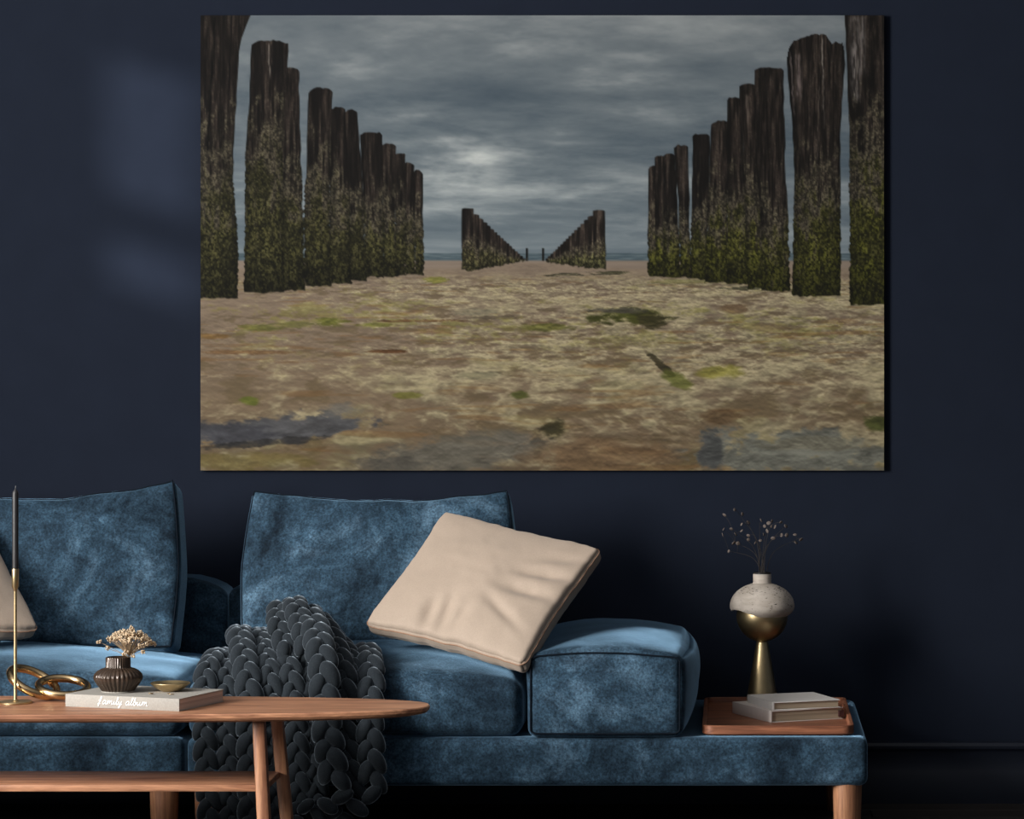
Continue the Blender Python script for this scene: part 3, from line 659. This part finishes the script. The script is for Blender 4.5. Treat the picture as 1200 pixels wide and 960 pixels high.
for sx in (1, -1):
    table_leg(sx * 0.522, -0.115, sx * 0.548, -0.145); table_leg(sx * 0.528, 0.135, sx * 0.566, 0.160)
bm = bmesh.new(); box(bm, -0.537, 0.537, -0.103, 0.146, 0.252, 0.269, 0.003, 2)
obj('shelf', bm, M['walnut_x'], TABLE, angle=30)

# ---------------------------------------------------------------- candlestick and candle
c0 = Vector((-1.767, -1.425, ZT))
CS = thing('candlestick', 'slim brass candlestick with round disc base holding a black candle', 'candle holder', c0)
bm = bmesh.new(); lathe(bm, [(0.040, 0.0), (0.0415, 0.001), (0.0415, 0.004), (0.040, 0.0055), (0.009, 0.0065), (0.006, 0.009)], 40); obj('base', bm, M['brass'], CS, angle=35)
bm = bmesh.new(); lathe(bm, [(0.0055, 0.006), (0.0042, 0.012), (0.0040, 0.28)], 16); obj('stem', bm, M['brass'], CS)
bm = bmesh.new(); lathe(bm, [(0.0045, 0.276), (0.0055, 0.281), (0.0088, 0.287), (0.0090, 0.330), (0.0086, 0.331), (0.0080, 0.331), (0.0080, 0.290)], 24); obj('cup', bm, M['brass'], CS, angle=35)
CN = thing('candle', 'tall unlit black taper candle in the brass candlestick', 'candle', c0 + Vector((0, 0, 0.291)))
bm = bmesh.new(); lathe(bm, [(0.0076, 0.0), (0.0076, 0.225), (0.0070, 0.229), (0.0030, 0.234), (0.0012, 0.237)], 20); obj('wax', bm, M['black_wax'], CN, angle=35)
bm = bmesh.new(); tube(bm, [(0, 0, 0.235), (0.0005, 0, 0.240), (0.001, 0, 0.2445)], 0.0009, 6); obj('wick', bm, M['black_wax'], CN)

# ---------------------------------------------------------------- gold linked rings
LK = thing('ring_ornament', 'two interlocked polished gold rings on the walnut table', 'ornament', (-1.703, -1.355, ZT))
def ring(center, rot, R_, r):
    bm = bmesh.new(); mt = Euler(rot).to_matrix()
    pts = [Vector(center) + mt @ Vector((R_ * math.cos(2 * math.pi * k / 56), R_ * 0.86 * math.sin(2 * math.pi * k / 56), 0)) for k in range(56)]
    tube(bm, pts, r, 14, closed=True); obj('ring', bm, M['gold'], LK, angle=180); return pts
RING1 = dict(center=(-0.034, 0.0, 0.0445), rot=(math.radians(16), math.radians(28), 0), R_=0.062, r=0.0105)
RING2 = dict(center=(0.040, -0.004, 0.0335), rot=(math.radians(17), math.radians(6), 0), R_=0.060, r=0.0105)
pa = ring(**RING1); pb = ring(**RING2)

# ---------------------------------------------------------------- album with things on it
AW, AD, AT = 0.315, 0.22, 0.031; AR = math.radians(-20)
af = Vector((math.cos(AR), math.sin(AR), 0)); asd = Vector((-math.sin(AR), math.cos(AR), 0)); ALF = Vector((-1.630, -1.492, ZT))
def on_album(u, v, z=0): return ALF + af * u + asd * v + Vector((0, 0, AT + z))
AL = thing('photo_album', 'thick cream linen album lettered family album on the coffee table', 'book', ALF, AR)
bm = bmesh.new(); box(bm, 0, AW, 0, AD, AT - 0.0025, AT, 0.0008, 1); obj('front_cover', bm, M['linen'], AL)
bm = bmesh.new(); box(bm, 0, AW, 0, AD, 0, 0.0025, 0.0008, 1); obj('back_cover', bm, M['linen'], AL)
bm = bmesh.new(); box(bm, 0, AW, -0.001, 0.003, 0.0, AT, 0.0009, 2); SP = obj('spine', bm, M['linen'], AL)
bm = bmesh.new(); box(bm, 0.002, AW - 0.0012, 0.0025, AD - 0.004, 0.0022, AT - 0.0022); obj('page_block', bm, M['pages_pink'], AL, smooth=False)
GL = {  # handwritten letter strokes, x-height 1
 'f': (0.95, [[(-.1, 0), (.25, .35), (.5, 1.1), (.62, 1.75), (.50, 1.98), (.36, 1.7), (.30, .9), (.26, .1), (.22, -.45), (.10, -.5), (.2, -.1), (.6, .2)], [(.02, .95), (.62, 1.02)]]),
 'a': (1.05, [[(.75, .85), (.45, 1.0), (.12, .65), (.08, .2), (.3, 0), (.6, .3), (.78, .95), (.72, .25), (.85, 0), (1.1, .2)]]),
 'm': (1.45, [[(0, .1), (.15, .9), (.22, .95), (.18, 0), (.35, .7), (.58, 1.0), (.66, .75), (.60, 0), (.78, .7), (1.0, 1.0), (1.1, .7), (1.08, .15), (1.22, 0), (1.5, .2)]]),
 'i': (0.55, [[(0, .15), (.22, .95), (.18, .2), (.3, 0), (.58, .2)], [(.27, 1.38), (.31, 1.48)]]),
 'l': (0.60, [[(0, .15), (.3, .9), (.50, 1.7), (.40, 2.0), (.27, 1.6), (.2, .6), (.24, .1), (.36, 0), (.64, .2)]]),
 'y': (1.0, [[(0, .15), (.15, .95), (.14, .35), (.3, .05), (.55, .35), (.72, .95), (.66, .1), (.52, -.7), (.3, -.85), (.28, -.5), (.6, -.1), (1.0, .25)]]),
 'b': (0.95, [[(0, .15), (.28, .9), (.46, 1.7), (.36, 2.0), (.24, 1.5), (.18, .4), (.3, 0), (.6, .1), (.72, .6), (.55, .95), (.5, .75), (.72, .66), (.98, .72)]]),
 'u': (1.1, [[(0, .2), (.15, .95), (.12, .3), (.28, 0), (.56, .3), (.7, .95), (.66, .25), (.8, 0), (1.12, .2)]]),
 ' ': (0.75, [])}
bm = bmesh.new(); ux = 0.092; xh = 0.0096
for ch in 'family album':
    adv, strokes = GL[ch]
    for st in strokes:
        pts = [(ux + (x + 0.18 * z) * xh * 1.24, -0.0014, 0.0100 + z * xh * 0.95) for x, z in st]
        tube(bm, catmull(pts, 0.0008), 0.00115, 5)
    ux += adv * xh * 1.24
obj('lettering', bm, M['white_ink'], SP, angle=180)

VP = on_album(0.098, 0.082)
VS = thing('ribbed_vase', 'small squat bronze vase with vertical ribs on the album', 'vase', VP)
prof = [(0.036, 0.0), (0.0385, 0.001), (0.040, 0.005), (0.044, 0.011), (0.052, 0.021), (0.0575, 0.031), (0.0585, 0.037), (0.0565, 0.044), (0.049, 0.052), (0.038, 0.0575), (0.0305, 0.0595), (0.0295, 0.062), (0.0295, 0.084), (0.0285, 0.0855), (0.0265, 0.085), (0.026, 0.06), (0.030, 0.045)]
bm = bmesh.new(); lathe(bm, prof, 192, ribs=32, ribamp=0.0013, ribfun=lambda i: 0 if i < 2 or i > 12 else (0.7 if i > 9 else 1.2), cap1=False)
obj('ribbed_body', bm, M['bronze'], VS, angle=70)
bm = bmesh.new(); lathe(bm, [(0.0395, 0.0), (0.041, 0.001), (0.041, 0.0028), (0.0395, 0.0035)], 48); obj('foot_ring', bm, M['linen'], VS)
# dried umbel
DF = thing('dried_flower', 'dried cream umbel flower leaning out of the ribbed bronze vase', 'flower', VP + Vector((0.006, 0, 0.002)))
bm = bmesh.new(); fork = Vector((0.022, -0.004, 0.088)); tube(bm, catmull([(-0.012, 0.004, 0.020), (0.006, 0.002, 0.050), fork], 0.006), 0.0016, 6); obj('stem', bm, M['stem'], DF)
bmS, bmF = bmesh.new(), bmesh.new(); rr = random.Random(3)
def umbel(base, tip, rad):
    tube(bmS, catmull([base, base.lerp(tip, .5) + Vector((0, 0, 0.002)), tip], 0.006), 0.0007, 4)
    for _ in range(15):
        d = Vector((rr.gauss(0, 1), rr.gauss(0, 1), rr.gauss(0.25, .7))).normalized() * rad * rr.uniform(.45, 1)
        q = tip + d; tube(bmS, [tip - Vector((0, 0, .004)), q], 0.0004, 3); s_ = rr.uniform(.0012, .0023); blob(bmF, q, s_, s_, s_, 6, 4)
hc = Vector((0.030, 0, 0.128))
for k in range(72):
    a = rr.uniform(0, 2 * math.pi); r_ = math.sqrt(rr.random()); x = 0.060 * r_ * math.cos(a); y = 0.045 * r_ * math.sin(a)
    z = 0.024 * (1 - r_ * r_) - 0.014 * max(0, x) / 0.05 + 0.002 * rr.gauss(0, 1)
    umbel(fork + Vector((0, 0, -0.002)), hc + Vector((x, y, z - 0.004)), 0.0075)
for p in ((-0.052, 0, 0.120), (-0.030, -.01, 0.105), (0.060, -.02, 0.098), (0.012, -0.02, 0.092), (0.034, -0.022, 0.088), (0.020, -0.025, 0.098)): umbel(fork - Vector((0, 0, .006)), Vector(p), 0.0065)
obj('stalks', bmS, M['stem'], DF); o = obj('florets', bmF, M['flower'], DF, angle=180); o['kind'] = 'stuff'
# dish
bm = bmesh.new()
lathe(bm, [(0.020, 0.0), (0.022, 0.001), (0.034, 0.0075), (0.0455, 0.0165), (0.0490, 0.0205), (0.0485, 0.0215), (0.0450, 0.0185), (0.033, 0.0105), (0.018, 0.005), (0.001, 0.004)], 48)
dish = obj('trinket_dish', bm, M['brass'], None, angle=50); dish.location = on_album(0.212, 0.137, 0.0); tag(dish, 'shallow round brass dish resting on the album', 'dish')
for i, (u, v) in enumerate(((0.196, 0.068), (0.205, 0.060), (0.243, 0.078), (0.256, 0.070))):
    bm = bmesh.new(); blob(bm, (0, 0, 0.0012), 0.0052, 0.0018, 0.0013, 8, 6); lobe = Matrix.Rotation(0.7, 3, 'Z')
    blob(bm, (0.005, 0.0015, 0.0012), 0.0022, 0.0020, 0.0012, 6, 5)
    o = obj('dried_petal', bm, M['gold'], None, angle=180); o.location = on_album(u, v, 0.0002); o.rotation_euler = (0, 0, i * 1.1)
    tag(o, 'tiny golden dried petal fallen on the album in front of the dish', 'petal', 'golden petals on the album')

# ================================================================== TRAY END
TX, TY0, TY1 = 0.116, -0.915, -0.245; HX = 0.199
TR = thing('serving_tray', 'rectangular reddish wooden tray with low rim on the sofa bench end', 'tray', (TX, (TY0 + TY1) / 2, ZP1 + 0.003))
hy = (TY1 - TY0) / 2
def rrect(hx, hy_, r, z, n=8):
    out = []
    for cx, cy, a0 in ((hx - r, hy_ - r, 0), (-hx + r, hy_ - r, 90), (-hx + r, -hy_ + r, 180), (hx - r, -hy_ + r, 270)):
        for k in range(n + 1):
            a = math.radians(a0 + 90 * k / n); out.append(Vector((cx + r * math.cos(a), cy + r * math.sin(a), z)))
    return out
def loft(bm, loops, cap0=True, cap1=True):
    rs = [[bm.verts.new(p) for p in l] for l in loops]; n = len(rs[0])
    for i in range(len(rs) - 1):
        for k in range(n): bm.faces.new((rs[i][k], rs[i][(k + 1) % n], rs[i + 1][(k + 1) % n], rs[i + 1][k]))
    if cap0: bm.faces.new(rs[0])
    if cap1: bm.faces.new(rs[-1])
bm = bmesh.new(); loft(bm, [rrect(HX - 0.004, hy - 0.004, 0.028, 0.0), rrect(HX, hy, 0.032, 0.003), rrect(HX, hy, 0.032, 0.012)]); obj('tray_bottom', bm, M['tray'], TR, angle=35)
bm = bmesh.new(); loft(bm, [rrect(HX, hy, 0.032, 0.0118), rrect(HX, hy, 0.032, 0.0235), rrect(HX - 0.0015, hy - 0.0015, 0.031, 0.025), rrect(HX - 0.009, hy - 0.009, 0.024, 0.025), rrect(HX - 0.011, hy - 0.011, 0.022, 0.0235), rrect(HX - 0.013, hy - 0.013, 0.020, 0.0118)], False, False)
obj('rim', bm, M['tray'], TR, angle=35)
ZTR = ZP1 + 0.003 + 0.012
def book(label, corner, rot, w, d, t, mat, ribbon=False):
    r = thing('book', label, 'book', corner, rot)
    bm = bmesh.new(); box(bm, 0, w, 0, d, t - 0.0022, t, 0.0007, 1); obj('front_cover', bm, mat, r)
    bm = bmesh.new(); box(bm, 0, w, 0, d, 0, 0.0022, 0.0007, 1); obj('back_cover', bm, mat, r)
    bm = bmesh.new(); box(bm, -0.001, 0.0028, 0, d, 0, t, 0.0009, 2); obj('spine', bm, mat, r)
    bm = bmesh.new(); box(bm, 0.0026, w - 0.005, 0.004, d - 0.004, 0.002, t - 0.002); obj('page_block', bm, M['pages'], r, smooth=False)
    if ribbon:
        bm = bmesh.new(); box(bm, w - 0.014, w + 0.002, -0.0008, 0.006, 0.006, t - 0.008, 0.001, 1); obj('ribbon', bm, M['ribbon'], r)
    return r
BR = math.radians(25)
book('thicker pale hardback book with dark ribbon lying on the tray', (0.100, -0.748, ZTR), BR, 0.215, 0.245, 0.0315, M['cover'], True)
book('thinner white hardback book on top of the thicker book', (0.106, -0.735, ZTR + 0.0317), BR - math.radians(5), 0.192, 0.200, 0.0215, M['cover_white'])

# sculptural vase
V0 = Vector((0.079, -0.33, ZTR)); SV = thing('sculptural_vase', 'travertine dome vase on a brass ball and cone, standing on the tray', 'vase', V0)
zb = lambda py: CAM_H - (py - CY) / sc(-0.33) - ZTR
bm = bmesh.new(); lathe(bm, [(0.0455, 0.0), (0.0465, 0.002), (0.0165, zb(753)), (0.0155, zb(752))], 48); obj('cone_base', bm, M['brass'], SV, angle=35)
bm = bmesh.new(); zc = zb(722); R_ = 0.0715
lathe(bm, [(0.010, zb(753.5))] + [(R_ * math.sin(a), zc - R_ * math.cos(a)) for a in [math.radians(9 + 5 * k) for k in range(26)]], 64); obj('ball', bm, M['brass'], SV, angle=60)
# stone dome with a wavy lower edge, real wall thickness
bm = bmesh.new(); n = 96; rx, rz, rzd, zcd = 0.0905, 0.0665, 0.043, zb(710.5); zn0, zn1, rn = zb(684), zb(672.5), 0.0255
def dome(scale, inner):
    rows = []; cuts = []
    az = [0, 30, 60, 90, 135, 180, 205, 225, 250, 270, 292, 315, 338, 360]; py = [722, 719, 716, 714, 713, 716.5, 713, 713.5, 718, 722.5, 726, 727.5, 726, 722]
    for k in range(n):
        zc_ = zb(float(np.interp(360.0 * k / n, az, py))); cuts.append(math.acos(max(-0.97, min(0.5, (zc_ - zcd) / rzd))))
    m = 22; t0 = math.asin(rn / rx) * 1.0
    for i in range(m + 1):
        row = []
        for k in range(n):
            a = 2 * math.pi * k / n; th = t0 + (cuts[k] - t0) * i / m
            r = (rx - inner) * math.sin(th); z = zcd + ((rz if math.cos(th) > 0 else rzd) - inner * 0.9) * math.cos(th)
            row.append(bm.verts.new((r * math.cos(a), r * math.sin(a), z)))
        rows.append(row)
    return rows
Ro = dome(1, 0); Ri = dome(1, 0.007)
def ring_(r, z): return [bm.verts.new((r * math.cos(2 * math.pi * k / n), r * math.sin(2 * math.pi * k / n), z)) for k in range(n)]
seq = [ring_(rn - 0.006, zn0 - 0.008), ring_(rn - 0.006, zn1 - 0.001), ring_(rn - 0.0045, zn1), ring_(rn - 0.001, zn1), ring_(rn, zn1 - 0.0015), ring_(rn - 0.0003, zn0 + 0.004), ring_(rn + 0.0012, zn0 + 0.001)] + Ro + Ri[::-1]
for i in range(len(seq) - 1):
    for k in range(n): bm.faces.new((seq[i][k], seq[i][(k + 1) % n], seq[i + 1][(k + 1) % n], seq[i + 1][k]))
bm.faces.new(seq[0]); obj('stone_dome', bm, M['travertine'], SV, angle=50)
bm = bmesh.new(); lathe(bm, [(0.0242, zn1 - 0.002), (0.0246, zn1 + 0.001), (0.0242, zn1 + 0.004), (0.020, zn1 + 0.004), (0.0195, zn1 - 0.002)], 40); obj('mouth_ring', bm, M['dark_hole'], SV, angle=40)
# dried pod twigs
DT = thing('dried_twigs', 'thin dark twigs with small round dried pods in the travertine vase', 'twigs', V0 + Vector((0, 0, zn1 - 0.004)))
def tl(px, py, dy=0.0): return P(px, py, -0.33) - (V0 + Vector((0, 0, zn1 - 0.004))) + Vector((0, dy, 0))
rt = random.Random(5)
pods = [(849, 603), (861, 597), (870, 602), (869, 614), (877, 613), (857, 621), (869, 621), (848, 621), (847, 627), (862, 627), (877, 628), (877, 632), (860, 637), (865, 637), (854, 646), (892, 610), (896, 617), (901, 614), (905, 612), (899, 622), (904, 618), (908, 617), (895, 627), (885, 637), (891, 633), (906, 631), (921, 617), (916, 628), (932, 628), (933, 637), (939, 633), (922, 627), (915, 611)]
stems = [(854, 646), (860, 636), (857, 618), (866, 603), (877, 614), (890, 612), (886, 634), (903, 614), (907, 630), (920, 618), (937, 632), (898, 624)]
bases = []
for i, (x, y) in enumerate(stems):
    dy = rt.uniform(-.05, .05); e = tl(x, y, dy); b0 = Vector((rt.uniform(-.009, .009), rt.uniform(-.008, .008), -0.012))
    bend = b0.lerp(e, .5) + Vector((-(e.x) * 0.22, 0, 0.018)); pts = catmull([b0, bend, e], 0.006)
    bm = bmesh.new(); tube(bm, pts, lambda t: 0.0012 - 0.0007 * t, 5); bases.append((pts, obj('twig', bm, M['twig'], DT)))
for x, y in pods:
    dy = rt.uniform(-.05, .05); c = tl(x, y, dy)
    best = min(((p - c).length, p) for pts, _ in bases for p in pts[len(pts) // 2:])[1] if False else None
    bp, bo, bd = None, None, 9
    for pts, ob in bases:
        for p in pts[len(pts) // 2:]:
            L = (p - c).length + (0.02 if p.z > c.z else 0)
            if L < bd: bd, bp, bo = L, p, ob
    bm = bmesh.new(); tube(bm, catmull([bp, bp.lerp(c, .5) + Vector((0, 0, .003)), c], 0.006), 0.0005, 4); obj('twiglet', bm, M['twig'], bo)
    rot = Euler((rt.uniform(.6, 2.4), rt.uniform(-.8, .8), rt.uniform(0, 6))).to_matrix(); s_ = rt.uniform(.0054, .0074)
    bm = bmesh.new(); blob(bm, c, s_, s_ * .85, s_ * .26, 10, 6, rot); obj('pod', bm, M['pod'], bo, angle=180)
